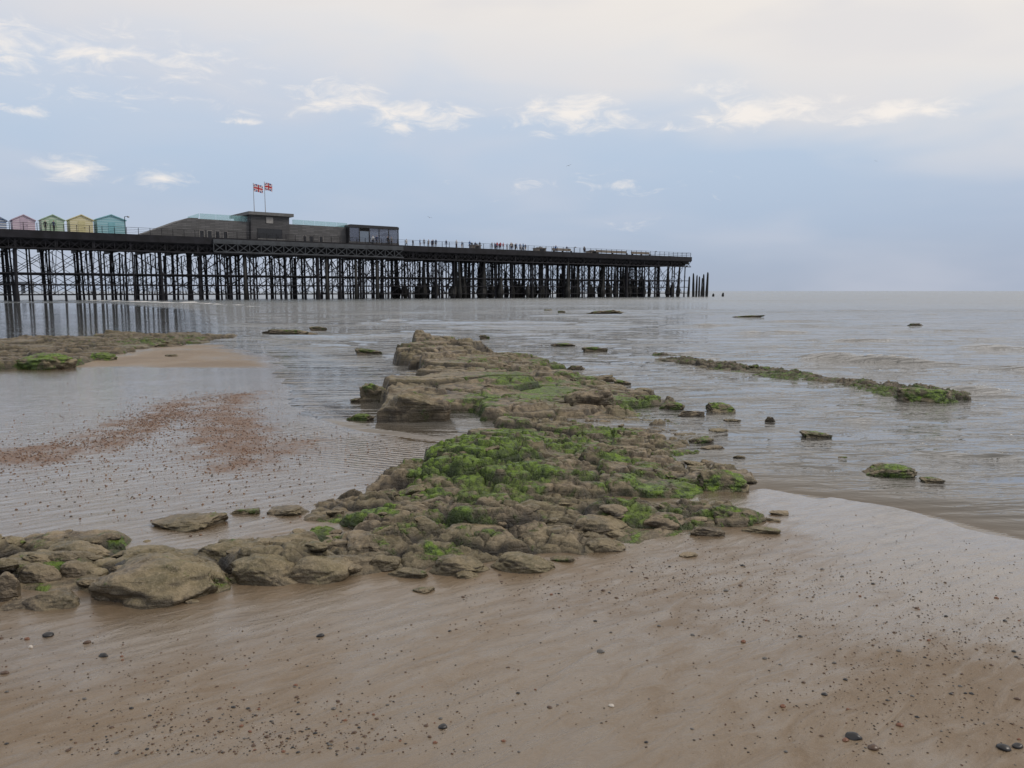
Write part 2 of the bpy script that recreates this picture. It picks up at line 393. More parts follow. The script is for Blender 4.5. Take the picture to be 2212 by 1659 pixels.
o=link('sea',gridmesh('sea',X,Y,Z,{'calm':calm,'foam':foam,'shallow':shal}),SEA); tag(o,'grey sea with low ripples reaching the horizon','sea',kind='structure')

# ---------------------------------------------------------------- rock ledges
MOSS=[(1050,1005,190,1.2),(960,990,90,1.2),(1150,1020,90,1.15),(1120,935,120,1.15),(1230,950,100,1.0),(1000,885,80,1.15),(1170,840,100,1.15),(1100,830,80,1.0),(1380,860,70,1.15),(1480,880,80,1.1),(1550,900,60,1.05),(700,1125,60,1.15),(800,1105,50,1.15),(1570,1040,90,1.2),(1600,1110,80,1.2),(1330,1100,80,.85),(1500,1120,80,1.0),(1250,1040,80,.7),(1400,1030,100,.75),(1300,915,90,.8),(1080,860,90,.8),(900,765,60,.5),(950,740,100,.55),(1150,760,90,.7),(75,798,130,1.15),(340,735,90,.8),(230,778,60,.9),(1000,1120,160,.55),(150,1200,120,.6),(1480,1040,70,.95),(880,1080,70,.5),(1200,780,80,.8),(1330,985,100,.7),(1260,810,70,.8),(1050,790,90,.5),(1480,960,60,.9),(2020,858,90,1.2),(1850,835,70,.95),(1650,805,80,.75)]
MG=[(G(a,b,.12),r*G(a,b,.12)[1]/F,s) for a,b,r,s in MOSS]
def mossat(x,y):
    m=np.zeros(np.shape(x))
    for (gx,gy),r,s in MG: m=np.maximum(m,s*np.exp(-(((x-gx)/r)**2+((y-gy)/(r*1.7))**2)))
    return m
LEDGES={}
def ledge(key,label,px,res,envf,cell,seed,sharp=.3,floor=.5,terr=0,mossbase=0.0,asp=1.5,rotc=0.0,small=.22,vary=.5,taper=0.0,tw=.6,out=.15,inc=0.0,samp=.06,warp=.34,cavbase=0.0):
    poly=[G(*p) for p in px]
    xs=[p[0] for p in poly]; ys=[p[1] for p in poly]
    gx=np.arange(min(xs)-.5,max(xs)+.5,res); gy=np.arange(min(ys)-.5,max(ys)+.5,res)
    X,Y=np.meshgrid(gx,gy)
    wx=X+cell*warp*fbm(X/cell*.9,Y/cell*.9,seed,4,.6); wy=Y+cell*warp*fbm(X/cell*.9+7,Y/cell*.9,seed+5,4,.6)
    c,s=math.cos(rotc),math.sin(rotc)
    u=(wx*c+wy*s)/(cell*asp); v=(-wx*s+wy*c)/cell
    F1,F2,ax,ay,bx,by,idr=worley(u,v,seed+20)
    def back(a,b): a=a*cell*asp; b=b*cell; return a*c-b*s,a*s+b*c
    cx,cy=back(ax,ay); dx,dy=back(bx,by)
    sdc=polysd(cx,cy,poly)
    i1=sdc>-inc; i2=polysd(dx,dy,poly)>-inc
    sdp=polysd(X,Y,poly)+cell*.15*fbm(X/cell*2,Y/cell*2,seed+7,3)
    trim=sstep(-cell*out-.10,-cell*out+.06,sdp)
    e=np.clip((F2-F1)/sharp,0,1); prof=1-(1-e)**2.4
    fl=np.where(i2,floor,0.0)
    pr=(fl+(1-fl)*prof)*trim
    env=.4*envf(cx,cy)+.6*envf(X,Y)
    if taper:
        env=env*(1-taper+taper*sstep(-.05,tw,.5*sdc+.5*sdp))
    env=env*(1-vary*.5+vary*idr)
    tl=((u-ax)*(h2(np.round(ax*97),np.round(ay*89),3)-.5)+(v-ay)*(h2(np.round(ax*97),np.round(ay*89),4)-.35))*.9
    h=env*pr*(1+tl)
    su=wx/(small*1.6)+3; sv=wy/small+9
    G1,G2,sx,sy,_,_,id2=worley(su,sv,seed+40)
    e2=np.clip((G2-G1)/.20,0,1); p2=1-(1-e2)**2
    t2=(su-sx)*(h2(np.round(sx*97),np.round(sy*89),13)-.5)*1.3+(sv-sy)*(h2(np.round(sx*97),np.round(sy*89),14)-.4)*1.6
    amp=np.minimum(env*.6,samp)*sstep(-.55,.2,fbm(X*.8,Y*.8,seed+60,2)+.1)*trim
    h=h+i1*amp*(p2*(.3+1.1*id2+t2)-.5)*prof**.5
    tu=wx/(small*.62)+3; tv=wy/(small*.40)+9
    H1,H2,qx,qy,_,_,id3=worley(tu,tv,seed+45)
    p3=np.clip((H2-H1)/.2,0,1)
    t3=(tu-qx)*(h2(np.round(qx*97),np.round(qy*89),15)-.5)*1.2+(tv-qy)*(h2(np.round(qx*97),np.round(qy*89),16)-.4)*1.4
    h=h+i1*amp*.42*(p3*(.3+1.0*id3+t3)-.5)*prof**.5
    if terr:
        hn=h+.02*fbm(X*1.5,Y*1.5,seed+70,3); k=np.floor(hn/terr); fr=hn/terr-k
        h=.35*h+.65*((k+sstep(.34,.66,fr))*terr)
    h=h+i1*(.014*fbm(X*5,Y*5,seed+80,4,.6)+.008*fbm(X*20,Y*20,seed+85,3,.6))*np.minimum(1,env/.12)
    g=np.maximum(sandh(X,Y),-.05)
    i1=i1&(trim>.02)
    z=np.where(i1,g-.03+h,g-.08)
    keep=i1|(np.roll(i1,1,0))|(np.roll(i1,-1,0))|(np.roll(i1,1,1))|(np.roll(i1,-1,1))
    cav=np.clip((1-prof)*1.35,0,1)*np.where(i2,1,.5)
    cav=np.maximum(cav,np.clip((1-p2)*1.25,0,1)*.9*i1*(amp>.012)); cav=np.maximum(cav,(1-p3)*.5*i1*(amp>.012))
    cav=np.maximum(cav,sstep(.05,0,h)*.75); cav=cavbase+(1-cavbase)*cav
    moss=np.clip(mossat(X,Y)+mossbase+.14*fbm(X*2,Y*2,seed+90,3),0,1.25)
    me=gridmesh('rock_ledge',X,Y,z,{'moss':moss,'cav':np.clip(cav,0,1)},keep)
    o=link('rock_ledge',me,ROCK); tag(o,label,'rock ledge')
    LEDGES[key]=(gx,gy,z,poly)
def lz(key,x,y):
    gx,gy,z,_=LEDGES[key]
    i=int(np.clip((y-gy[0])/(gy[1]-gy[0]),0,len(gy)-1)); j=int(np.clip((x-gx[0])/(gx[1]-gx[0]),0,len(gx)-1))
    return float(z[i,j])
pA=[(866,776),(855,800),(850,832),(838,860),(836,904),(940,914),(1010,916),(1250,918),(1400,912),(1530,908),(1590,900),(1500,880),(1430,858),(1350,844),(1310,828),(1240,815),(1215,795),(1170,780),(1090,767),(1000,760),(900,761)]
ledge('A','tall blocky brown rock ledge with bare stepped slabs running out into the sea',pA,.022,
      lambda x,y: np.clip(.33+.010*(y-9.2)-.078*(x-(-1.5-.12*(y-9.2))),.06,.42),.78,101,.14,.58,.085,.12,asp=2.4,rotc=.25,small=.27,vary=.45,taper=.25,tw=.5,out=.05,samp=.06,warp=.25)
pB=[(1010,972),(930,990),(868,1035),(826,1062),(826,1085),(1000,1092),(1200,1096),(1450,1080),(1590,1068),(1625,1050),(1600,1024),(1530,1005),(1490,965),(1520,935),(1590,915),(1400,905),(1200,905),(1010,912)]
ledge('B','low broken rock ledge thick with bright green weed in the centre of the beach',pB,.014,
      lambda x,y: np.clip(.15-.028*(x+1.2)+.10*np.exp(-((x+.2)**2+(y-7)**2)/.5),.08,.25),.40,131,.17,.45,.045,.16,asp=1.8,rotc=.12,small=.16,vary=.7,taper=.4,tw=.5,samp=.055,warp=.25)
pC=[(830,1078),(700,1105),(664,1140),(655,1170),(690,1205),(745,1240),(920,1245),(1050,1246),(1190,1228),(1290,1200),(1400,1170),(1500,1152),(1640,1140),(1650,1112),(1600,1098),(1480,1094),(1300,1088),(1000,1082)]
ledge('C','low weathered brown rock ledge with rounded stones crossing the beach in front',pC,.010,
      lambda x,y: .116+0*x,.30,161,.34,.42,.0,.20,asp=1.8,rotc=-.12,small=.13,vary=.8,taper=.6,tw=.6,samp=.04,warp=.25)
pD=[(-300,1340),(60,1318),(160,1288),(320,1305),(460,1297),(500,1278),(720,1260),(810,1240),(790,1186),(700,1158),(600,1175),(480,1198),(330,1198),(250,1184),(50,1188),(-300,1212)]
ledge('D','smooth rounded tan rock ledge at the left edge nearest the camera',pD,.009,
      lambda x,y: .115+0*x,.30,191,.5,.4,.0,.14,asp=1.8,rotc=.15,small=.14,vary=.85,taper=.45,tw=.3,samp=.03,warp=.25)
pE=[(1385,771),(1450,787),(1530,799),(1700,822),(1850,842),(1960,866),(2085,868),(2088,852),(1980,841),(1850,825),(1700,804),(1520,780),(1440,766)]
ledge('E','long thin weed covered rock reef lying in the sea on the right',pE,.020,
      lambda x,y: np.clip(.145-.009*(y-11.5),.085,.15),.28,221,.28,.6,0,.48,asp=2.2,rotc=-1.1,small=.14,vary=.6,inc=.12,out=.28,cavbase=.42,taper=.35,tw=.2)
pF=[(-300,822),(0,804),(150,796),(250,768),(380,750),(500,731),(512,724),(400,721),(230,727),(0,741),(-300,762)]
ledge('F','grey brown layered rock ledge before the pier reflections on the left',pF,.035,
      lambda x,y: np.clip(.085+.010*(-x-7),.085,.17),.5,251,.22,.5,.04,.14,asp=2.2,rotc=.45,small=.25,vary=.8,samp=.06,cavbase=.28)

# ---------------------------------------------------------------- boulders
def boulder_mesh(seed,moss,box=.85,rough=1.0,planes=7,flat=.72,crack=1.0):
    bm=bmesh.new(); bmesh.ops.create_icosphere(bm,subdivisions=5,radius=1)
    off=Vector((seed*3.1,seed*1.7,seed*.9)); ms=[]; r_=random.Random(seed)
    pl=[]
    for i in range(planes):
        v=Vector((r_.gauss(0,1),r_.gauss(0,1),r_.gauss(0,.8))).normalized(); pl.append((v,r_.uniform(.58,.86)))
    pl.append((Vector((r_.uniform(-.3,.3),r_.uniform(-.3,.3),1)).normalized(),flat))
    for v in bm.verts:
        p=v.co.normalized()
        q=Vector([math.copysign(abs(c)**box,c) for c in p]); nn=p*1.15+off
        c=q*(1+.34*mn.noise(nn))
        for pn,t in pl:
            e=c.dot(pn)-t
            if e>0: c=c-pn*e*.8
        d=1+rough*(.12*mn.noise(p*2.4+off)+.07*mn.noise(p*5.5+off)+.04*mn.noise(p*12+off)+.018*mn.noise(p*24+off))
        rdg=abs(mn.noise(p*2.0+off*1.3)); d-=crack*rough*.10*max(0,1-rdg*9)
        v.co=c*d
        ms.append(moss*max(0,min(1,.45+.5*p.z+.7*mn.noise(p*1.8-off))))
    me=bpy.data.meshes.new('boulder'); bm.to_mesh(me); bm.free()
    a=me.attributes.new('moss','FLOAT','POINT'); a.data.foreach_set('value',np.array(ms,dtype=np.float32))
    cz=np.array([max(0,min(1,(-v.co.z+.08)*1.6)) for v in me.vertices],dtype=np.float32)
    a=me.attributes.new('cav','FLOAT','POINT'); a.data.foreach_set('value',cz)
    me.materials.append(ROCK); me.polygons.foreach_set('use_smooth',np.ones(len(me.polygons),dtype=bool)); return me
BM={'p':[boulder_mesh(i+1,.35) for i in range(6)],'r':[boulder_mesh(i+61,.32,.95,.65,3,.98,.9) for i in range(8)],'m':[boulder_mesh(i+21,1.15,.85,1.1,5,.85) for i in range(4)],'d':[boulder_mesh(i+41,.75,.8,1.3) for i in range(3)]}
def boulder(label,px,py,wp,hp,kind='p',dep=.7,z=None,group=None,name='boulder'):
    x,y=G(px,py); d=math.hypot(y,CZ); a=wp*d/(2*F)
    s=CZ/d
    if py<770: dep=.35
    b=a*dep; H=max((.21 if kind in 'rm' else .13)*wp if py>770 else .05*wp,hp-2*b*F/d*s*.8)*d/F
    o=bpy.data.objects.new(name,rnd.choice(BM[kind])); C.objects.link(o)
    g=max(sz(x,y+b),0) if z is None else z
    o.location=(x,y+b*.9,g+.03*H); o.scale=(a,b*1.05,H*1.1); o.rotation_euler=(rnd.uniform(-.08,.08),rnd.uniform(-.08,.08),rnd.uniform(-.25,.25))
    tag(o,label,'rock',group); return o
BL=[("flat weedy rock off the right side of the ledge",1560,890,72,18,'m'),("small dark rock standing alone in shallow water right of the ledge",1665,911,22,12,'d'),("long low dark rock awash in the water on the right",1770,947,78,13,'d'),
("tiny dark rock barely above the water on the right",1820,992,34,7,'d'),("green topped rock alone in the shallows near the right edge",1936,1033,112,32,'m'),("low dark rock beside the green topped rock in the shallows",2022,1045,58,16,'d'),
("brown rock in the water off the far right flank of the ledge",1303,826,80,20,'p'),("dark flat rock in the sea behind the far end of the ledge",1285,760,68,11,'d'),("thin dark rock awash left of the flat rock behind the ledge",1215,747,56,6,'d'),
("small dark rock just beyond the far tip of the ledge",1046,732,28,8,'d'),("dark weedy rock alone in the pool left of the ledge tip",793,766,72,13,'d'),("long weedy rock beyond the sand spit",618,722,122,12,'d'),("small rock at the end of the long weedy rock",685,714,46,9,'d'),
("long dark rock far out in front of the pier",1305,678,86,7,'d'),("dark rock far out near the pier, left one of a near pair",1184,674,26,6,'d'),("dark rock far out near the pier, right one of a near pair",1213,676,20,5,'d'),("thin dark rock far out to the right of the pier end",1620,686,80,5,'d'),
("small dark rock far out at the right of the sea",1978,704,34,6,'d'),("green capped rock in the pool below the big block",776,909,58,18,'m'),("weedy brown boulder against the left side of the ledge",806,870,80,44,'d'),("little rock in the pool beside the weedy brown boulder",770,870,28,12,'p'),
("small dark rock against the far left corner of the ledge",864,757,18,13,'d'),("small brown rock on the sand spit",368,773,36,7,'p'),("green weedy patch of rock on the sand spit",212,783,66,7,'m'),("bright green weedy rock at the foot of the left ledge",70,803,150,16,'m'),
("bright green weedy clump at the right end of the thin reef",2020,870,120,20,'m'),
("flat brown rock on wet sand left of the front ledge",395,1160,150,38,'p'),("smaller brown rock on wet sand behind the flat brown rock",528,1125,62,18,'p'),("pitted brown rock on wet sand at the left tip of the front ledge",615,1126,105,27,'p'),
("small flat rock at the right foot of the front ledge",1536,1168,72,26,'p'),("big green weedy boulder at the right end of the front ledge",1598,1142,108,54,'m'),("dark green weedy boulder at the right of the mossy ledge",1568,1064,128,50,'m'),("low flat rock beside the green boulder at the right end of the front ledge",1655,1162,75,20,'p'),
("flat half buried stone in the sand right of the front ledge",1492,1214,42,9,'p'),("rounded brown stone at the front edge of the ledge by the open sand",1305,1205,88,34,'r'),("large rounded stone at the front foot of the ledge, left of a pair",990,1256,118,50,'r'),("large rounded stone at the front foot of the ledge, right of a pair",1135,1250,128,44,'r'),
("flat stone half in the sand in front of the ledge centre",885,1264,80,28,'p'),("upright rounded stone in front of the ledge centre",826,1248,74,38,'r'),("thin stone half buried before the paired large stones",915,1296,44,14,'p'),
("largest smooth tan boulder at front left",312,1322,280,100,'r'),("low tan boulder at the bottom left of the rocks",98,1336,130,44,'r'),("tan boulder cut by the left edge of the picture",5,1316,70,60,'r'),("rounded olive boulder behind the low tan one at left",76,1284,96,52,'r'),
("small tan boulder between the olive and the largest boulder",162,1270,86,44,'r'),("long tan boulder right of the largest smooth one",415,1288,165,66,'r'),("broad boulder in the middle of the front left rocks",555,1284,165,72,'r'),("broad boulder right of the middle one of the front left rocks",675,1276,150,64,'r'),("broad flat stone at the top left of the front rocks",150,1232,140,46,'r'),
("massive bare block at the left corner of the tall ledge",898,914,150,76,'p'),("square bare block on the right part of the tall ledge",1285,885,120,50,'p'),("long boulder above the broad ones on the front ledge",800,1218,150,46,'r'),("long low boulder in the middle of the front ledge",1010,1195,160,46,'r'),("long low boulder on the right half of the front ledge",1300,1165,140,42,'r'),
("long flat boulder behind the broad one on the front left",480,1232,140,44,'r'),("rounded boulder left of the long flat one on the front left",310,1240,120,46,'r'),("rounded boulder between the broad one and the stone ledge",745,1254,95,42,'r'),("olive boulder in the gap behind the broad boulders",620,1216,130,44,'r'),("rounded boulder right of the long one in the ledge middle",1180,1190,115,42,'r'),("rounded boulder near the right end of the front ledge",1440,1150,105,40,'r'),("humped boulder at the back of the front ledge",900,1140,120,40,'r'),("humped brown boulder at the back right of the front ledge",1140,1125,120,38,'r')]
for l,px,py,wp,hp,k in BL:
    boulder(l,px,py,wp,hp,k,dep=.62)
# broken rocks trailing off the right flank of the ledges into the water
for px,py,wp,hp,k in [(1245,800,44,12,'d'),(1345,832,46,12,'d'),(1390,848,40,12,'p'),(1405,872,60,20,'m'),(1455,884,54,18,'m'),(1500,902,56,18,'p'),(1585,915,42,12,'d'),(1560,936,48,12,'p'),(1520,958,60,16,'d'),(1545,972,50,11,'p'),(1600,990,30,8,'d'),(1690,1118,46,9,'p')]:
    boulder('low broken weedy rock trailing off the right flank of the ledges into the water',px,py,wp,hp,k,.65,group='broken rocks off the right flank')
def scatter(key,count,rmin,rmax,label,group,kinds,edge=False):
    gx,gy,z,poly=LEDGES[key]; k=0; tries=0
    while k<count and tries<4000:
        tries+=1
        x=rnd.uniform(gx[0],gx[-1]); y=rnd.uniform(gy[0],gy[-1])
        s=float(polysd(np.array([x]),np.array([y]),poly)[0])
        if s<-.12 or (edge and s>.25): continue
        r=rnd.uniform(rmin,rmax)*(1 if rnd.random()<.6 else .6)
        zz=max(lz(key,x,y),max(sz(x,y),-.02))
        o=bpy.data.objects.new('boulder',rnd.choice(BM[rnd.choice(kinds)])); C.objects.link(o)
        hh=r*rnd.uniform(.42,.62); o.scale=(r*rnd.uniform(.9,1.5),r*rnd.uniform(.7,1),hh)
        o.location=(x,y,zz-hh*.26); o.rotation_euler=(rnd.uniform(-.25,.25),rnd.uniform(-.25,.25),rnd.uniform(-.6,.6))
        tag(o,label,'rock',group); k+=1
scatter('C',64,.035,.085,'small rounded brown stone lying among the front ledge rocks','small stones on the front ledge','rrp')
scatter('D',84,.035,.09,'small rounded tan stone wedged among the front left rocks','small stones among the front left rocks','r')
scatter('B',34,.03,.09,'small weedy stone lying on the mossy middle ledge','small stones on the mossy middle ledge','ppprd')
scatter('A',14,.06,.14,'loose brown stone lying along the tall blocky ledge','loose stones on the tall ledge','ppd')
scatter('E',8,.05,.09,'weedy stone lying along the thin reef in the sea','stones on the thin reef','md')
scatter('F',12,.10,.18,'rough stone lying along the layered left ledge','stones on the layered left ledge','pd')

# ---------------------------------------------------------------- pebbles
PC={'black':(.018,.018,.02),'brown':(.08,.047,.03),'rust':(.15,.062,.032),'grey':(.09,.085,.08),'white':(.45,.41,.36)}
PM={k:simple('pebble_'+k,v+(1,),.35,.3,40,.1) for k,v in PC.items()}
def pebble_mesh(seed):
    bm=bmesh.new(); bmesh.ops.create_icosphere(bm,subdivisions=3,radius=1)
    off=Vector((seed*5.3,seed,2))
    for v in bm.verts: v.co=v.co*(1+.28*mn.noise(v.co*1.0+off)+.06*mn.noise(v.co*3+off))
    me=bpy.data.meshes.new('pebble'); bm.to_mesh(me); bm.free(); me.materials.append(PM['grey'])
    me.polygons.foreach_set('use_smooth',np.ones(len(me.polygons),dtype=bool)); return me
PB=[pebble_mesh(i) for i in range(5)]
def pebble(px,py,wp,colr,label,group=None):
    x,y=G(px,py); d=math.hypot(y,CZ); a=wp*d/(2*F)
    o=bpy.data.objects.new('pebble',rnd.choice(PB)); C.objects.link(o)
    o.material_slots[0].link='OBJECT'; o.material_slots[0].material=PM[colr]
    o.scale=(a,a*rnd.uniform(.6,.9),a*rnd.uniform(.45,.65)); o.rotation_euler=(0,0,rnd.uniform(-.5,.5))
    o.location=(x,y,max(sz(x,y),0)+a*.1); tag(o,label,'pebble',group)
for px,py,wp,c,l in [(957,1597,17,'black','black round pebble alone on the sand at bottom centre'),(225,1439,19,'black','dark pebble on the sand below the front left rocks'),(693,1392,16,'black','black pebble on the sand in front of the ledge centre'),(1297,1428,15,'grey','grey pebble on the open sand right of centre'),
 (1842,1618,30,'black','large black pebble at the bottom right corner group'),(1825,1624,14,'rust','orange pebble touching the large black pebble'),(2166,1642,25,'black','black pebble at the bottom right edge, left of two'),(2196,1638,22,'black','black pebble at the bottom right edge, right of two'),(1885,1642,20,'brown','brown flat pebble at the bottom right'),
 (1942,1590,13,'rust','rust coloured flat pebble near the bottom right'),(2196,1530,12,'brown','brown pebble by the right edge of the sand'),(60,1402,11,'rust','orange pebble at the left edge of the sand'),(68,1420,11,'white','white pebble at the left edge of the sand'),(105,1394,22,'black','long black flint at the left edge of the sand'),(190,1410,15,'brown','brown pebble left of the dark one below the rocks'),
 (12,1478,16,'brown','brown flat pebble cut by the left picture edge'),(940,1632,10,'rust','orange pebble near the bottom centre'),(1320,1548,12,'white','white shell like pebble on the sand right of centre'),(1187,1552,11,'brown','brown pebble on the lower middle sand'),(1690,1549,12,'rust','rust pebble on the lower right sand'),(1605,1405,11,'rust','rust pebble on the open sand at right'),(1780,1522,12,'black','black pebble on the lower right sand'),(1568,1290,11,'grey','grey pebble high on the right sand')]:
    pebble(px,py,wp,c,l)
kk=['brown','brown','brown','rust','black','black','grey','grey']
def spot():
    r=rnd.random()
    if r<.42: return rnd.gauss(600,190),1659-abs(rnd.gauss(0,85))
    if r<.58: return rnd.uniform(0,2212),rnd.uniform(1340,1655)
    if r<.82: return rnd.gauss(2000,170),rnd.gauss(1400,120)
    return rnd.gauss(1450,250),rnd.gauss(1300,80)
k=0
while k<277:
    px,py=spot()
    if not(-20<px<2230 and 1230<py<1665) or (px<1000 and py<1345): continue
    c=rnd.choice(kk); pebble(px,py,rnd.choice([4,4,5,5,6,6,7,8,9]),c,c+' small pebble scattered on the foreground sand',c+' pebbles on the foreground sand'); k+=1
def stuffpebbles(name,label,x,y,sizes,mat):
    n_=len(x); base=np.array([(1,0,0),(-1,0,0),(0,1,0),(0,-1,0),(0,0,1),(0,0,-1)],float)
    fc=np.array([(0,2,4),(2,1,4),(1,3,4),(3,0,4),(2,0,5),(1,2,5),(3,1,5),(0,3,5)])
    z=np.maximum(sandh(x,y),0)
    sc=np.stack([sizes*rs.uniform(.8,1.3,n_),sizes*rs.uniform(.6,1,n_),sizes*rs.uniform(.4,.7,n_)],-1)
    th=rs.uniform(0,6.28,n_); v=base[None]*sc[:,None]; c,s=np.cos(th)[:,None],np.sin(th)[:,None]
    vx=v[...,0]*c-v[...,1]*s; vy=v[...,0]*s+v[...,1]*c
    V=np.stack([vx+x[:,None],vy+y[:,None],v[...,2]+z[:,None]+(sizes*.15)[:,None]],-1).reshape(-1,3)
    Q=(fc[None]+(np.arange(n_)*6)[:,None,None]).reshape(-1,3)
    me=bpy.data.meshes.new(name); me.vertices.add(len(V)); me.vertices.foreach_set('co',V.astype(np.float32).ravel())
    me.loops.add(Q.size); me.loops.foreach_set('vertex_index',Q.ravel().astype(np.int32)); me.polygons.add(len(Q)); me.polygons.foreach_set('loop_start',(np.arange(len(Q))*3).astype(np.int32))
    me.polygons.foreach_set('use_smooth',np.ones(len(Q),dtype=bool)); me.update(calc_edges=True)
    a=me.attributes.new('tint','FLOAT','POINT'); a.data.foreach_set('value',np.repeat(rs.uniform(0,1,n_),6).astype(np.float32))
    o=link(name,me,mat); tag(o,label,'pebbles',kind='stuff')
def tintmat(name,stops):
    m,n,b,lk=newmat(name); r=n('ShaderNodeValToRGB',{0:n.attr('tint')}); r.color_ramp.interpolation='CONSTANT'
    while len(r.color_ramp.elements)<len(stops): r.color_ramp.elements.new(.5)
    for e,(p,c) in zip(r.color_ramp.elements,stops): e.position=p; e.color=c+(1,)
    lk(r.outputs[0],b.inputs['Base Color']); b.inputs['Roughness'].default_value=.4; return m
TM1=tintmat('shingle_mix',[(0,(.14,.063,.030)),(.35,(.21,.112,.060)),(.6,(.10,.052,.032)),(.82,(.055,.05,.046)),(.94,(.28,.22,.16))])
TM2=tintmat('grit_mix',[(0,(.030,.025,.022)),(.35,(.07,.042,.028)),(.68,(.115,.06,.035)),(.88,(.12,.11,.10)),(.97,(.4,.35,.3))])
xs_=[];ys_=[]
for pi,cnt in ((0,42000),(1,24000),(2,11000),(3,4000)):
    p=[G(*q) for q in shg[pi]]
    x=rs.uniform(min(q[0] for q in p)-1.5,max(q[0] for q in p)+1.5,cnt); y=rs.uniform(min(q[1] for q in p)-1.5,max(q[1] for q in p)+1.5,cnt)
    s=polysd(x,y,p); nv=vn(x*1.1+.4*y,y*1.8,7)+.7*vn(x*3.5,y*4,8)
    ok=(rs.uniform(0,1,cnt)<np.exp(-np.maximum(0,.2-s)*3.6))&(nv>rs.uniform(-1.1,.2,cnt))
    xs_.append(x[ok]); ys_.append(y[ok])
q=np.array([G(a,b) for a,b in zip(rs.normal(300,330,1400),rs.normal(1010,65,1400))]); xs_.append(q[:,0]); ys_.append(q[:,1])
x=np.concatenate(xs_); y=np.concatenate(ys_)
ok=polysd(x,y,WP)<.1; x=x[ok]; y=y[ok]
stuffpebbles('shingle','rust coloured shingle strewn over the wet sand on the left',x,y,rs.choice([.004,.005,.006,.008,.010,.012],len(x)),TM1)
pts=[]
for i in range(8500):
    r=rnd.random()
    if r<.36: px,py=rnd.gauss(1420,260),rnd.gauss(1275,65)
    elif r<.66: px,py=rnd.gauss(2000,240),rnd.gauss(1390,140)
    elif r<.70: px,py=rnd.gauss(350,280),rnd.gauss(1070,40)
    elif r<.82: px,py=rnd.uniform(0,2212),rnd.uniform(1350,1659)
    else: px,py=rnd.gauss(560,230),1659-abs(rnd.gauss(0,120))
    if py<980 or py>1700 or (px<1000 and 1150<py<1345): continue
    pts.append(G(px,py))
q=np.array(pts); x,y=q[:,0],q[:,1]
ok=(polysd(x,y,WP)<0)&(vn(x*2+y,y*4,77)>rs.uniform(-1,.3,len(x))); x=x[ok]; y=y[ok]
stuffpebbles('grit','tiny dark grit sprinkled across the foreground sand',x,y,rs.choice([.0018,.0022,.0026,.0032,.004,.0055],len(x)),TM2)

# ---------------------------------------------------------------- the pier
IRON=simple('dark_iron',(.012,.012,.016,1),.65,.5,.6,.1); WEED=simple('weedy_timber',(.011,.011,.010,1),.7,.5,1.2,.4)
IRON.node_tree.nodes['Principled BSDF'].inputs['Specular IOR Level'].default_value=.3
STEEL=simple('grey_steel',(.042,.048,.056,1),.5,.3,1,.1); DECKM=simple('deck_timber',(.10,.085,.07,1),.7,.3,2,.2)
pier=empty('pier',(P0[0],P0[1],0),ROT,'long iron pier on a forest of dark legs standing in the sea','pier')
UE=L(1494,560,0)[0]; PW=22.0; UB=-14.0
MB().box(UB,0,DZ-.35,UE,PW,DZ).build('deck',DECKM,pier)
MB().box(UB,-.12,DZ-1.1,UE,.0,DZ+.06).build('fascia',IRON,pier)
rows=[1.0,5.0,9.0,13.0,17.0,21.0]; SP=5.3
bents=[UB+1+i*SP for i in range(int((UE-UB-1.0)/SP)+1)]
def lattice(g,u0,u1,v,z0,z1,step,wd):
    g.box(u0,v,z0,u1,v+.22,z0+.22); g.box(u0,v,z1-.22,u1,v+.22,z1)
    m=max(1,int((u1-u0)/step)); st=(u1-u0)/m
    for i in range(m):
        a=u0+i*st; g.bar((a,v+.1,z0+.1),(a+st,v+.1,z1-.1),wd); g.bar((a,v+.12,z1-.1),(a+st,v+.12,z0+.1),wd); g.bar((a,v+.1,z0),(a,v+.1,z1),wd)
    return g
lattice(MB(),UB,UE,.15,DZ-2.7,DZ-1.05,1.6,.10).build('lattice_girder',IRON,pier)
for r in rows: MB().box(UB,r-.12,DZ-1.9,UE,r+.12,DZ-.36).build('main_girder',IRON,pier)
for b in bents: MB().box(b-.15,.3,DZ-2.4,b+.15,PW-.3,DZ-.37).build('cross_girder',IRON,pier)
ul0=L(462,535,-.5)[0]; ul1=L(872,550,-.5)[0]
g=lattice(MB(),ul0,ul1,-.5,DZ-2.5,DZ-.75,2.0,.13); g.box(ul0,-.42,DZ-.74,ul1,-.13,DZ-.2); g.build('lattice_girder',STEEL,pier)
def column_mesh(r,zt,rake=0,fl=True):
    m=MB(); pr=[(r*1.5,-1.2),(r*1.45,.9),(r*1.12,1.6),(r,2.2)]
    if fl:
        for z in (2.9,5.4): pr+=[(r,z-.1),(r*1.5,z-.08),(r*1.5,z+.08),(r,z+.1)]
    pr+=[(r,zt-.5),(r*1.6,zt-.1),(r*1.6,zt)]
    m.lathe(pr,10); me=m.mesh('column'); me.materials.append(IRON); return me
ZT=DZ-2.4
cm=[column_mesh(.15,ZT),column_mesh(.125,ZT),column_mesh(.25,ZT,0,False),column_mesh(.34,ZT,0,False)]
cols=[(b,r) for b in bents for r in rows]; cols.sort(key=lambda c:(c[0]<-2, c[1]))
MB_rest=MB(); k=0
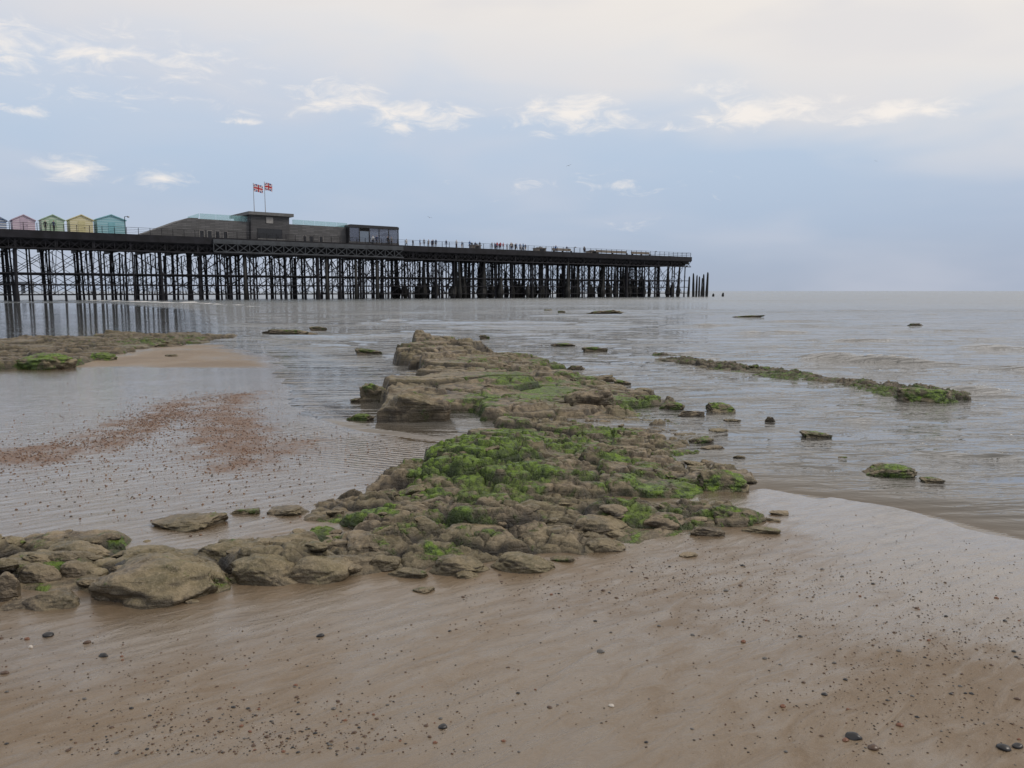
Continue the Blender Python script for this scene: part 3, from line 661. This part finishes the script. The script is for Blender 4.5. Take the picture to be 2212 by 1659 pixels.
for (b,r) in cols:
    if k<100:
        thick=rnd.random()<.17 and r<8
        o=bpy.data.objects.new('column',cm[rnd.choice([2,2,3]) if thick else rnd.choice([0,0,1])]); C.objects.link(o); o.parent=pier
        o.location=(b+rnd.uniform(-1,1),r+rnd.uniform(-.4,.4),0)
        o.rotation_euler=(rnd.uniform(-.012,.012),rnd.uniform(-.03,.03),0)
        k+=1
    else:
        q=rnd.choice([.13,.15,.15,.2]); MB_rest.lathe([(q*1.4,-1.2),(q*1.1,1.5),(q,ZT-.4),(q*1.5,ZT)],8,(b+rnd.uniform(-1,1),r+rnd.uniform(-.4,.4)))
for i in range(150):
    q=.115; MB_rest.lathe([(q*1.4,-1.2),(q*1.1,1.5),(q,ZT-.4),(q*1.5,ZT)],8,(rnd.uniform(-2,UE-2),rnd.uniform(2,21)))
tag(MB_rest.build('column',IRON,pier),kind='stuff')
for r in (1.0,9.0,21.0):
    for i in range(len(bents)-1):
        a,b=bents[i],bents[i+1]; g=MB()
        for z0,z1 in ((.9,4.3),(4.4,8.0)):
            g.bar((a,r,z0),(b,r,z1),.085); g.bar((a,r+.08,z1),(b,r+.08,z0),.085)
        if rnd.random()<.5: g.bar((a,r+.15,2.6),((a+b)/2,r+.15,4.3),.1)
        g.build('cross_brace',IRON,pier)
for b in bents:
    g=MB()
    for r0,r1 in zip(rows[:-1],rows[1:]):
        g.bar((b,r0,1.0),(b,r1,7.8),.08); g.bar((b+.08,r0,7.8),(b+.08,r1,1.0),.08)
    g.bar((b,rows[0],4.3),(b,rows[-1],4.3),.12); g.bar((b,rows[0],1.0),(b,rows[-1],1.0),.12)
    g.build('bent_brace',IRON,pier)
for r in rows[::2]:
    for z in (1.0,2.6,4.35): MB().box(UB,r-.08,z-.08,UE,r+.08,z+.08).build('tie_beam',IRON,pier)
for i in range(len(bents)-1):
    a=bents[i]
    if L(430,600,.4)[0]<a<L(880,600,.4)[0]:
        g=MB(); g.bar((a,.4,4.4),(a+SP*.5,.4,ZT),.16); g.bar((a+SP,.4,4.4),(a+SP*.5,.4,ZT),.16); g.build('raking_strut',IRON,pier)
        if rnd.random()<.6:
            g=MB().lathe([(.36,-1),(.32,2),(.25,ZT)],10,(a+SP*.5+rnd.uniform(-.5,.5),.6)); g.build('timber_pile',WEED,pier,True)
def pile(u,v,h,r):
    g=MB(); r2=random.Random(int(u*100)); pr=[(r*.7,-1),(r*.85,.2),(r*1.25,1.0),(r*1.15,1.7),(r*.8,2.6),(r*.5,h*.75),(r*.38,h)]
    g.lathe(pr,9,(0,0),.14,r2); me=g.mesh('timber_pile'); o=link('timber_pile',me,WEED,pier); o.location=(u,v,0); o.rotation_euler=(rnd.uniform(-.05,.05),rnd.uniform(-.07,.07),0)
u0=L(900,620,0)[0]; u1=L(1480,620,0)[0]
for i in range(78):
    u=u0+(u1-u0)*(i+rnd.uniform(-.4,.4))/77; pile(u,rnd.uniform(-.3,12),rnd.choice([3.2,4.0,4.8,6.0,ZT+.2,ZT+.2]),rnd.uniform(.3,.72))
pm=MB().box(-.04,-.04,0,.04,.04,1.15).mesh('railing_post'); pm.materials.append(IRON)
npost=98
for i in range(npost):
    o=bpy.data.objects.new('railing_post',pm); C.objects.link(o); o.parent=pier; o.location=(UB+.3+i*(UE-UB-.6)/(npost-1),.12,DZ)
for z in (1.15,.85,.58,.3): MB().bar((UB,.12,DZ+z),(UE-.1,.12,DZ+z),.035 if z<1 else .05).build('rail',IRON,pier)
g=MB()
for z in (1.15,.6): g.bar((UE-.1,.12,DZ+z),(UE-.1,PW,DZ+z),.06)
g.build('rail',IRON,pier)
for px,top,wd,ln in ((1488,597,.30,.03),(1499,590,.34,-.02),(1505,594,.28,.02),(1511,597,.27,.0),(1516,600,.22,.03),(1521,592,.30,-.015),(1528,588,.36,.02)):
    u,z=L(px,top,2.0); r2=random.Random(px); h=z
    o=MB().lathe([(wd*1.05,-1),(wd*1.1,1.2),(wd*.95,h*.5),(wd*.7,h*.93),(wd*.35,h)],9,(0,0),.14,r2).build('timber_post',WEED,None); o.location=W(u,2.0,0); o.rotation_euler=(0,ln,0)
    tag(o,'bare dark timber post rising from the sea beyond the pier end','post','old timber posts beyond the pier end')
for px,top,l in ((1541,634,'short dark stump in the sea just right of the timber posts'),(1562,632,'outermost short dark stump in the sea right of the pier')):
    u,z=L(px,top,2.0); o=MB().lathe([(.34,-1),(.36,.4),(.25,z*.8),(.12,z)],9,(0,0),.2,random.Random(px)).build('timber_stump',WEED); o.location=W(u,2,0); tag(o,l,'stump')

# ---------------------------------------------------------------- pavilion building on the pier
def cladding(name,col):
    m,n,b,lk=newmat(name); tc=n('ShaderNodeTexCoord').outputs['Object']
    br=n('ShaderNodeTexBrick',{'Vector':n.mapping(tc,(1,1,1),(R(90),0,0)),'Color1':tuple(c*.7 for c in col)+(1,),'Color2':tuple(c*1.3 for c in col)+(1,),'Mortar':tuple(c*.35 for c in col)+(1,),'Scale':1.0,'Mortar Size':.03,'Brick Width':1.6,'Row Height':.28})
    c2=n.mix(n.math('MULTIPLY',n.smooth(n.noise(tc,.5,5),.35,.65),.5),br.outputs[0],tuple(c*.6 for c in col)+(1,))
    lk(c2,b.inputs['Base Color']); b.inputs['Roughness'].default_value=.75; return m
CLAD=cladding('grey_timber_cladding',(.118,.118,.122)); CLAD2=cladding('dark_timber_cladding',(.075,.075,.08))
DARK=simple('dark_window',(.012,.014,.018,1),.15,.2,1,0); PALE=simple('pale_frame',(.26,.25,.24,1),.6,.2,2,0); CORN=simple('weathered_cornice',(.12,.12,.12,1),.7,.2,2,0)
def glassmat(name,col,alpha):
    m,n,b,lk=newmat(name); b.inputs['Base Color'].default_value=col; b.inputs['Roughness'].default_value=.06; b.inputs['Alpha'].default_value=alpha
    z=n.noise(n('ShaderNodeTexCoord').outputs['Object'],.7,3); lk(n.math('ADD',.04,n.math('MULTIPLY',z,.06)),b.inputs['Roughness']); return m
GLASS=glassmat('sea_green_glass',(.30,.55,.58,1),.38); GLASS2=glassmat('dark_glass',(.16,.19,.27,1),.5)
V0=2.5
ub,_=L(296,511,V0)
B=empty('timber_building',W(ub,V0,DZ),ROT,'grey timber clad building with roof terrace and square tower on the pier','building')
def lp(px,py,v=V0): u,z=L(px,py,v); return (u-ub,max(0,z-DZ))
def bp(px,v=V0): return (L(px,520,v)[0]-ub,0)
MB().prism([bp(296),lp(350,491),lp(408,470),lp(428,471),(bp(428)[0],0)],0,10).build('stair_wall',CLAD,B)
MB().prism([(bp(428)[0]+.01,0),(lp(428,472)[0]+.01,lp(428,472)[1]),lp(540,479),(bp(540)[0],0)],.25,11).build('wall',CLAD,B)
MB().prism([bp(541),lp(541,463),lp(623,468),bp(623)],-.4,9).build('tower',CLAD2,B)
p=[lp(533,457),lp(630,462)]; zt=p[0][1]
MB().box(p[0][0],-1.0,zt-.55,p[1][0],9.6,zt).build('tower_roof',CORN,B)
MB().prism([(bp(624)[0],0),lp(624,484),lp(752,491),bp(752)],.1,11).build('wall',CLAD,B)
def win(px0,py0,px1,py1,v,mat=DARK,fr=PALE,fw=.08):
    a=lp(px0,py1,V0+v); b=lp(px1,py0,V0+v)
    f=MB()
    f.box(a[0]-fw,v-.06,b[1],b[0]+fw,v+.03,b[1]+fw); f.box(a[0]-fw,v-.06,a[1]-fw,b[0]+fw,v+.03,a[1]); f.box(a[0]-fw,v-.06,a[1],a[0],v+.03,b[1]); f.box(b[0],v-.06,a[1],b[0]+fw,v+.03,b[1])
    o=f.build('window',fr,B); MB().box(a[0],v-.03,a[1],b[0],v+.02,b[1]).build('pane',mat,o)
for q in ((432,498,440,514),(449,499,457,514),(466,500,474,515),(483,501,491,516)): win(*q,.25)
for q in ((655,510,662,528),(668,510,676,529),(690,511,697,529)): win(*q,.1,DARK)
win(558,497,608,514,-.4,DARK,DARK,.1); win(575,470,590,482,-.4,PALE,DARK,.05)
a=lp(552,515); b=lp(614,522); MB().box(a[0],-1.3,b[1],b[0],-.41,a[1]).build('balcony',CORN,B)
def glassrun(pts,v,hpx):
    P=[lp(*q,V0+v) for q in pts]
    for (x0,z0),(x1,z1) in zip(P[:-1],P[1:]):
        m=max(1,int((x1-x0)/2.2))
        for i in range(m):
            a=x0+(x1-x0)*i/m+.03; c=x0+(x1-x0)*(i+1)/m-.03; za=z0+(z1-z0)*i/m; zc=z0+(z1-z0)*(i+1)/m
            MB().prism([(a,za-hpx),(c,zc-hpx),(c,zc),(a,za)],v,v+.04).build('glass_panel',GLASS,B)
glassrun([(405,468),(430,461)],.6,.75); glassrun([(431,461),(534,467)],1.2,1.0); glassrun([(631,474),(750,482)],.6,1.0)
uc,_=L(753,500,1.4)
K=empty('glass_pavilion',W(uc,1.4,DZ),ROT,'black framed glass pavilion at the right end of the timber building','pavilion')
wid=L(862,500,1.4)[0]-uc; zt=L(805,487,1.4)[1]-DZ; BLK=simple('black_frame',(.015,.015,.018,1),.4,.2,1,0)
rf=[(0,zt-.55),(0,zt-.2),(.15,zt-.05),(.5,zt),(wid-.5,zt),(wid-.15,zt-.05),(wid,zt-.2),(wid,zt-.55)]
MB().prism(rf,0,8).build('roof',BLK,K)
for i in range(6):
    x=.1+(wid-.35)*i/5
    MB().box(x,.05,0,x+.18,.22,zt-.56).build('mullion',BLK,K)
    if i<5 and i!=1: MB().box(x+.19,.1,.05,x+(wid-.35)/5-.01,.13,zt-.57).build('glass_panel',GLASS2,K)
MB().box(0,7.5,0,wid*.55,7.7,zt-.57).build('back_wall',DARK,K); MB().box(0,.3,0,.12,7.4,zt-.57).build('side_wall',BLK,K)
MB().box(wid*.55+.05,7.5,.05,wid,7.55,zt-.57).build('glass_panel',GLASS2,K)
MB().box(wid-.13,.3,0,wid-.05,7.4,zt-.57).build('glass_panel',GLASS2,K); MB().box(.05,-.02,0,wid-.05,.04,.5).build('plinth',CLAD2,K)
u,z=L(832,500,5.0); pu=empty('parasol',W(u,5.0,DZ),ROT,'black open parasol standing inside the glass pavilion','parasol')
MB().tube((0,0,0),(0,0,2.7),.04).build('pole',STEEL,pu); MB().lathe([(1.5,2.15),(1.48,2.2),(.7,2.5),(.05,2.8)],8).build('canopy',BLK,pu); MB().box(-.35,-.35,0,.35,.35,.1).build('base',BLK,pu)

FB=simple('flag_blue',(.012,.025,.16,1),.7,.1,3,0); FR=simple('flag_red',(.42,.012,.025,1),.7,.1,3,0); FW=simple('flag_white',(.75,.74,.75,1),.7,.05,3,0)
def flagmesh(wd,ht,ph):
    nx,ny=64,36; v=[];f=[];mi=[]
    for j in range(ny+1):
        for i in range(nx+1):
            s=i/nx; x=wd*s; v.append((x,.16*math.sin(s*7+ph)*s,ht*(j/ny)-ht-.16*s*s+.05*math.sin(s*6+ph)))
    for j in range(ny):
        for i in range(nx):
            k=j*(nx+1)+i; f.append((k,k+1,k+nx+2,k+nx+1))
            a=(i+.5)/nx*2-1; b=(j+.5)/ny*2-1; aw=1.5
            X_,Y_=a*aw,b
            d=min(abs(X_-aw*Y_),abs(X_+aw*Y_))/math.hypot(1,aw)
            c=0
            if d<.17: c=2
            if d<.06: c=1
            if abs(X_)<.34 or abs(Y_)<.34: c=2
            if abs(X_)<.2 or abs(Y_)<.2: c=1
            mi.append(c)
    me=bpy.data.meshes.new('flag'); me.from_pydata(v,[],f)
    for m in (FB,FR,FW): me.materials.append(m)
    me.polygons.foreach_set('material_index',np.array(mi,dtype=np.int32)); return me
for px,yt,l in ((547,397,'left of the two flagpoles on the tower, red white and blue crossed flag'),(571,394,'right of the two flagpoles on the tower, red white and blue crossed flag')):
    u,z1=L(px,yt,5.0); z0=L(560,459,V0)[1]-.1
    e=empty('flagpole',W(u,5.0,z0),ROT,l,'flagpole'); MB().tube((0,0,0),(0,0,z1-z0),.07,.04).build('pole',PALE,e)
    MB().lathe([(.03,z1-z0),(.09,z1-z0+.06),(.02,z1-z0+.16)],8).build('finial',PALE,e)
    fo=link('flag',flagmesh(1.75 if px<560 else 1.4,1.35,px),[],e,True); fo.location=(.06,0,z1-z0-.05)

def hutmat(name,c1,c2):
    m,n,b,lk=newmat(name); tc=n('ShaderNodeTexCoord').outputs['Object']
    z=n('ShaderNodeSeparateXYZ',{0:tc}).outputs[2]; f=n.math('GREATER_THAN',n.math('FRACT',n.math('MULTIPLY',z,1/.40)),.5)
    c=n.mix(f,c1,c2); c=n.mix(n.math('MULTIPLY',n.noise(tc,3,4),.25),c,(.3,.3,.3,1)); lk(c,b.inputs['Base Color']); b.inputs['Roughness'].default_value=.6; return m
for px0,px1,cn,c1,c2,rc in ((-36,17,'blue and white',(95,122,160),(205,212,220),(125,145,172)),(25,79,'pink',(192,172,190),(208,194,206),(186,170,186)),(88,142,'green',(152,182,158),(190,206,186),(154,180,154)),(149,204,'yellow',(200,192,148),(212,206,172),(198,191,146)),(207,275,'turquoise',(122,176,188),(152,194,204),(124,178,188))):
    v=4.0; a,_=L(px0,490,v); b,_=L(px1,490,v); wd=b-a; e=empty('beach_hut',W((a+b)/2,v,DZ),ROT,cn+' striped beach hut with pitched roof on the pier deck','beach hut')
    hw=wd/2*.90; m=hutmat('hut_'+cn.replace(' ','_'),s2l(*c1),s2l(*c2)); zt=L((px0+px1)/2,464,v)[1]-DZ; ez=zt-.8
    MB().prism([(-hw,0),(hw,0),(hw,ez),(0,zt-.08),(-hw,ez)],0,3.2).build('wall',m,e)
    MB().prism([(-hw-.15,ez-.1),(0,zt-.06),(hw+.15,ez-.1),(hw+.15,ez+.04),(0,zt+.08),(-hw-.15,ez+.04)],-.2,3.4).build('roof',simple('hut_roof_'+cn.replace(' ','_'),s2l(*rc),.6,.15,2,.1),e)
    d=MB().box(-.5,-.05,.02,.5,-.004,2.0).build('door',simple('hut_door_'+cn.replace(' ','_'),tuple(c*.9 for c in s2l(*rc)[:3])+(1,),.5,.1,2,0),e)
    MB().box(.36,-.1,.95,.42,-.052,1.1).build('handle',STEEL,d)
TIM=cladding('pale_timber',(.24,.21,.18))
for px,wp,top,l in ((1026,15,527,'tall pale timber kiosk on the pier deck, nearest the pavilion'),(1165,15,533,'tall pale timber kiosk on the pier deck, middle one'),(1278,13,540,'tall pale timber kiosk on the pier deck, farthest along')):
    u,z=L(px,top,6.0); h=z-DZ; a=L(px+wp/2,top,6)[0]-L(px-wp/2,top,6)[0]; e=empty('timber_kiosk',W(u,6,DZ),ROT,l,'kiosk')
    MB().box(-a/2,-a/2,0,a/2,a/2,h*.72).build('body',TIM,e); MB().box(-a*.6,-a*.6,h*.72,a*.6,a*.6,h*.79).build('roof',PALE,e)
    for s in (-.3,.05,.32): MB().box(a*s-.14,-.2,h*.79,a*s+.14,.2,h*(.92+.08*(s>0))).build('roof_vent',PALE,e)
    MB().box(-a*.35,-a/2-.06,h*.3,a*.35,-a/2-.003,h*.6).build('shutter',DARK,e)
for px,top,l in ((1240,534,'slim lamp post on the pier deck beside the farthest kiosk'),(1415,543,'slim lamp post near the seaward end of the pier deck'),(269,468,'slim lamp post at the right end of the row of beach huts')):
    u,z=L(px,top,2); e=empty('lamp_post',W(u,2,DZ),ROT,l,'lamp post'); h=z-DZ
    MB().tube((0,0,0),(0,0,h),.07,.05).build('pole',IRON,e); MB().tube((0,0,h),(.5,0,h+.1),.04).build('arm',IRON,e); MB().lathe([(.06,h+.1),(.2,h+.02),(.14,h-.12)],8,(.55,0)).build('lamp',PALE,e)
for px0,px1 in ((1195,1235),(1290,1355),(1365,1405)):
    a,_=L(px0,552,3); b,_=L(px1,552,3); e=empty('bench',W((a+b)/2,3,DZ),ROT,'long pale timber bench behind the railing of the pier head','bench','long benches on the pier head'); h=(b-a)/2
    MB().box(-h,-.3,.45,h,.3,.55).build('seat',TIM,e); MB().box(-h,.3,.55,h,.38,1.1).build('backrest',TIM,e)
    for x in (-h+.2,0,h-.2): MB().box(x-.08,-.25,0,x+.08,.25,.45).build('leg',IRON,e)
e=empty('distant_jetty',(-365,560,0),.1,'distant low jetty glimpsed between the pier legs at left','jetty')
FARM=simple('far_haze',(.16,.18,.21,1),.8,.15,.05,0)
MB().box(-32,0,6.2,18,6,8.2).build('deck',FARM,e)
for i in range(9): MB().box(-31+i*6,1,-1,-30+i*6,5,6.19).build('pier_leg',FARM,e)

# ---------------------------------------------------------------- people
SK=simple('skin',(.42,.24,.17,1),.5,.05,5,0); HAIR=[simple('hair_dark',(.02,.014,.01,1),.6,.2,9,0),simple('hair_fair',(.22,.14,.07,1),.6,.2,9,0)]
SHOE=simple('shoe',(.02,.02,.02,1),.5,.1,5,0)
def person_mesh(pose):
    V=[];E=[];Rr=[]
    def a(p,r,par=None):
        V.append(p); Rr.append(r)
        if par is not None: E.append((par,len(V)-1))
        return len(V)-1
    pel=a((0,0,.95),.135); wa=a((0,0,1.1),.125,pel); ch=a((0,-.01,1.32),.15,wa); nk0=a((0,0,1.47),.075,ch); nk=a((0,0,1.53),.055,nk0); hd=a((0,-.015,1.62),.088,nk); tp=a((0,-.01,1.72),.075,hd)
    a((0,-.105,1.625),.018,hd)
    for s in (-1,1):
        st=pose*s*.16
        hip=a((s*.09,0,.88),.095,pel); kn=a((s*.1,-.02-st*.7,.5),.065,hip); an=a((s*.105,.02-st*1.2,.09),.042,kn); a((s*.11,-.12-st*1.2,.04),.036,an)
        sh=a((s*.18,0,1.41),.062,ch); el=a((s*.24,.03+st*.4,1.14),.045,sh)
        wr=a((s*.25,-.05+st*.8,.9),.028,el); pm=a((s*.25,-.06+st*.9,.83),.03,wr)
        for k,(o,ln) in enumerate(((-.025,.075),(-.008,.085),(.009,.08),(.025,.065))):
            f1=a((s*.25,-.06+st*.9+o,.79),.0095,pm); a((s*.245,-.065+st*.9+o,.79-ln),.008,f1)
        a((s*.235,-.1+st*.9,.80),.009,pm)
    me=bpy.data.meshes.new('person'); me.from_pydata(V,E,[])
    o=bpy.data.objects.new('tmp',me); C.objects.link(o)
    o.modifiers.new('Skin','SKIN'); sub=o.modifiers.new('Sub','SUBSURF'); sub.levels=1
    for i,r in enumerate(Rr):
        d=me.skin_vertices[0].data[i]; d.radius=(r,r*(.8 if i in (0,1,2) else 1)); d.use_root=(i==0)
    dg=bpy.context.evaluated_depsgraph_get(); dg.update()
    m2=bpy.data.meshes.new_from_object(o.evaluated_get(dg)); bpy.data.objects.remove(o); m2.name='person'
    m2.materials.clear()
    for i in range(5): m2.materials.append(SK)
    for p in m2.polygons:
        z=p.center.z; x=abs(p.center.x); y=p.center.y; p.use_smooth=True
        i=2
        if z<.11: i=4
        elif z<.98 and x<.19: i=1
        elif z<.92: i=0
        elif z>1.5: i=3 if (z>1.68 or (z>1.56 and y>.02)) else 0
        p.material_index=i
    return m2
PMs=[person_mesh(0),person_mesh(1),person_mesh(-.6)]
TOPS={'red':(.42,.02,.025),'black':(.02,.02,.024),'navy':(.025,.035,.09),'grey':(.16,.16,.17),'white':(.6,.6,.6),'blue':(.06,.14,.32),'tan':(.28,.2,.13)}
TM={k:simple('cloth_'+k,v+(1,),.8,.15,6,0) for k,v in TOPS.items()}
def person(px,v,top,leg,rz,label,group=None):
    u,_=L(px,530,v); o=bpy.data.objects.new('person',rnd.choice(PMs)); C.objects.link(o)
    o.location=W(u,v,DZ); o.rotation_euler=(0,0,ROT+rz); s=rnd.uniform(.94,1.06); o.scale=(s,s,s)
    for i,m in ((0,SK),(1,TM[leg]),(2,TM[top]),(3,rnd.choice(HAIR)),(4,SHOE)):
        o.material_slots[i].link='OBJECT'; o.material_slots[i].material=m
    tag(o,label,'person',group)
person(101,1.3,'black','black',2.8,'person in dark clothes standing before the green beach hut, on the left')
person(119,1.3,'navy','black',.3,'person in navy top standing before the green beach hut, on the right')
for px,t in ((1074,'red'),(1081,'red'),(1087,'red')): person(px,1.0,t,'navy',rnd.uniform(-1,1),'person in red jacket standing at the railing mid way along the pier head','people in red on the pier head')
for px,t in ((806,'white'),(814,'navy'),(838,'black'),(846,'grey')): person(px,.7,t,'black',rnd.uniform(-1.5,1.5),'person in %s top standing in front of the glass pavilion'%t)
for i in range(40):
    px=rnd.choice([rnd.uniform(872,1010),rnd.uniform(1035,1135),rnd.uniform(1100,1135),rnd.uniform(1175,1270),rnd.uniform(900,1060)]); t=rnd.choice(['black','black','navy','grey','white','blue','tan'])
    person(px,rnd.uniform(.8,5.5),t,rnd.choice(['black','navy','grey','tan']),rnd.uniform(-3,3),'person in %s top standing along the railing of the pier head'%t,'people in %s on the pier head'%t)

# ---------------------------------------------------------------- gulls
GW=simple('gull_white',(.55,.55,.56,1),.7,.1,9,0); GG=simple('gull_grey',(.16,.17,.19,1),.7,.15,9,0)
def gull(px,py,dist,rz,bank,label):
    a,b,c=ray(px,py); l=math.sqrt(a*a+b*b+c*c); e=empty('gull',(a/l*dist,b/l*dist,CZ+c/l*dist),rz,label,'gull'); e.rotation_euler=(0,bank,rz)
    g=MB(); k=0; prof=[(-.30,.02),(-.22,.05),(-.05,.085),(.1,.075),(.19,.045),(.24,.05),(.29,.035),(.34,.008)]
    for x,r in prof:
        for i in range(8): t=i*math.pi/4; g.v.append((r*math.cos(t),-x,r*.9*math.sin(t)+(.03 if x>.18 else 0)))
    for m in range(len(prof)-1):
        for i in range(8): j=(i+1)%8; g.f.append((m*8+i,m*8+j,m*8+8+j,m*8+8+i))
    g.f.append(tuple(range(8))); g.f.append(tuple(range(56,64)))
    g.build('body',GW,e,True)
    for s in (-1,1):
        g=MB(); st=[(.04,-.12,.12,.03),(.28,-.14,.10,.14),(.5,-.05,.10,.13),(.68,.08,.14,.06)]
        for x,y0,y1,z in st: g.v+=[(s*x,y0,z),(s*x,y0*.4+y1*.6,z+.025),(s*x,y1,z),(s*x,y0*.5+y1*.5,z-.012)]
        for m in range(3):
            for i in range(4): j=(i+1)%4; g.f.append((m*4+i,m*4+j,m*4+4+j,m*4+4+i))
        g.f+= [(0,1,2,3),(12,13,14,15)]; g.build('wing',GG,e)
    g=MB(); g.v=[(-.03,.28,0),(.03,.28,0),(.08,.42,0),(-.08,.42,0),(0,.3,.015)]; g.f=[(0,1,2,3),(0,1,4),(1,2,4),(2,3,4),(3,0,4)]; g.build('tail',GW,e)
gull(928,470,210,.3,.2,'gull flying low in the sky above the pier head')
gull(1229,358,190,.2,-.35,'gull flying high in the middle of the sky')
gull(1892,348,330,-.4,.3,'tiny far off gull in the sky at right')
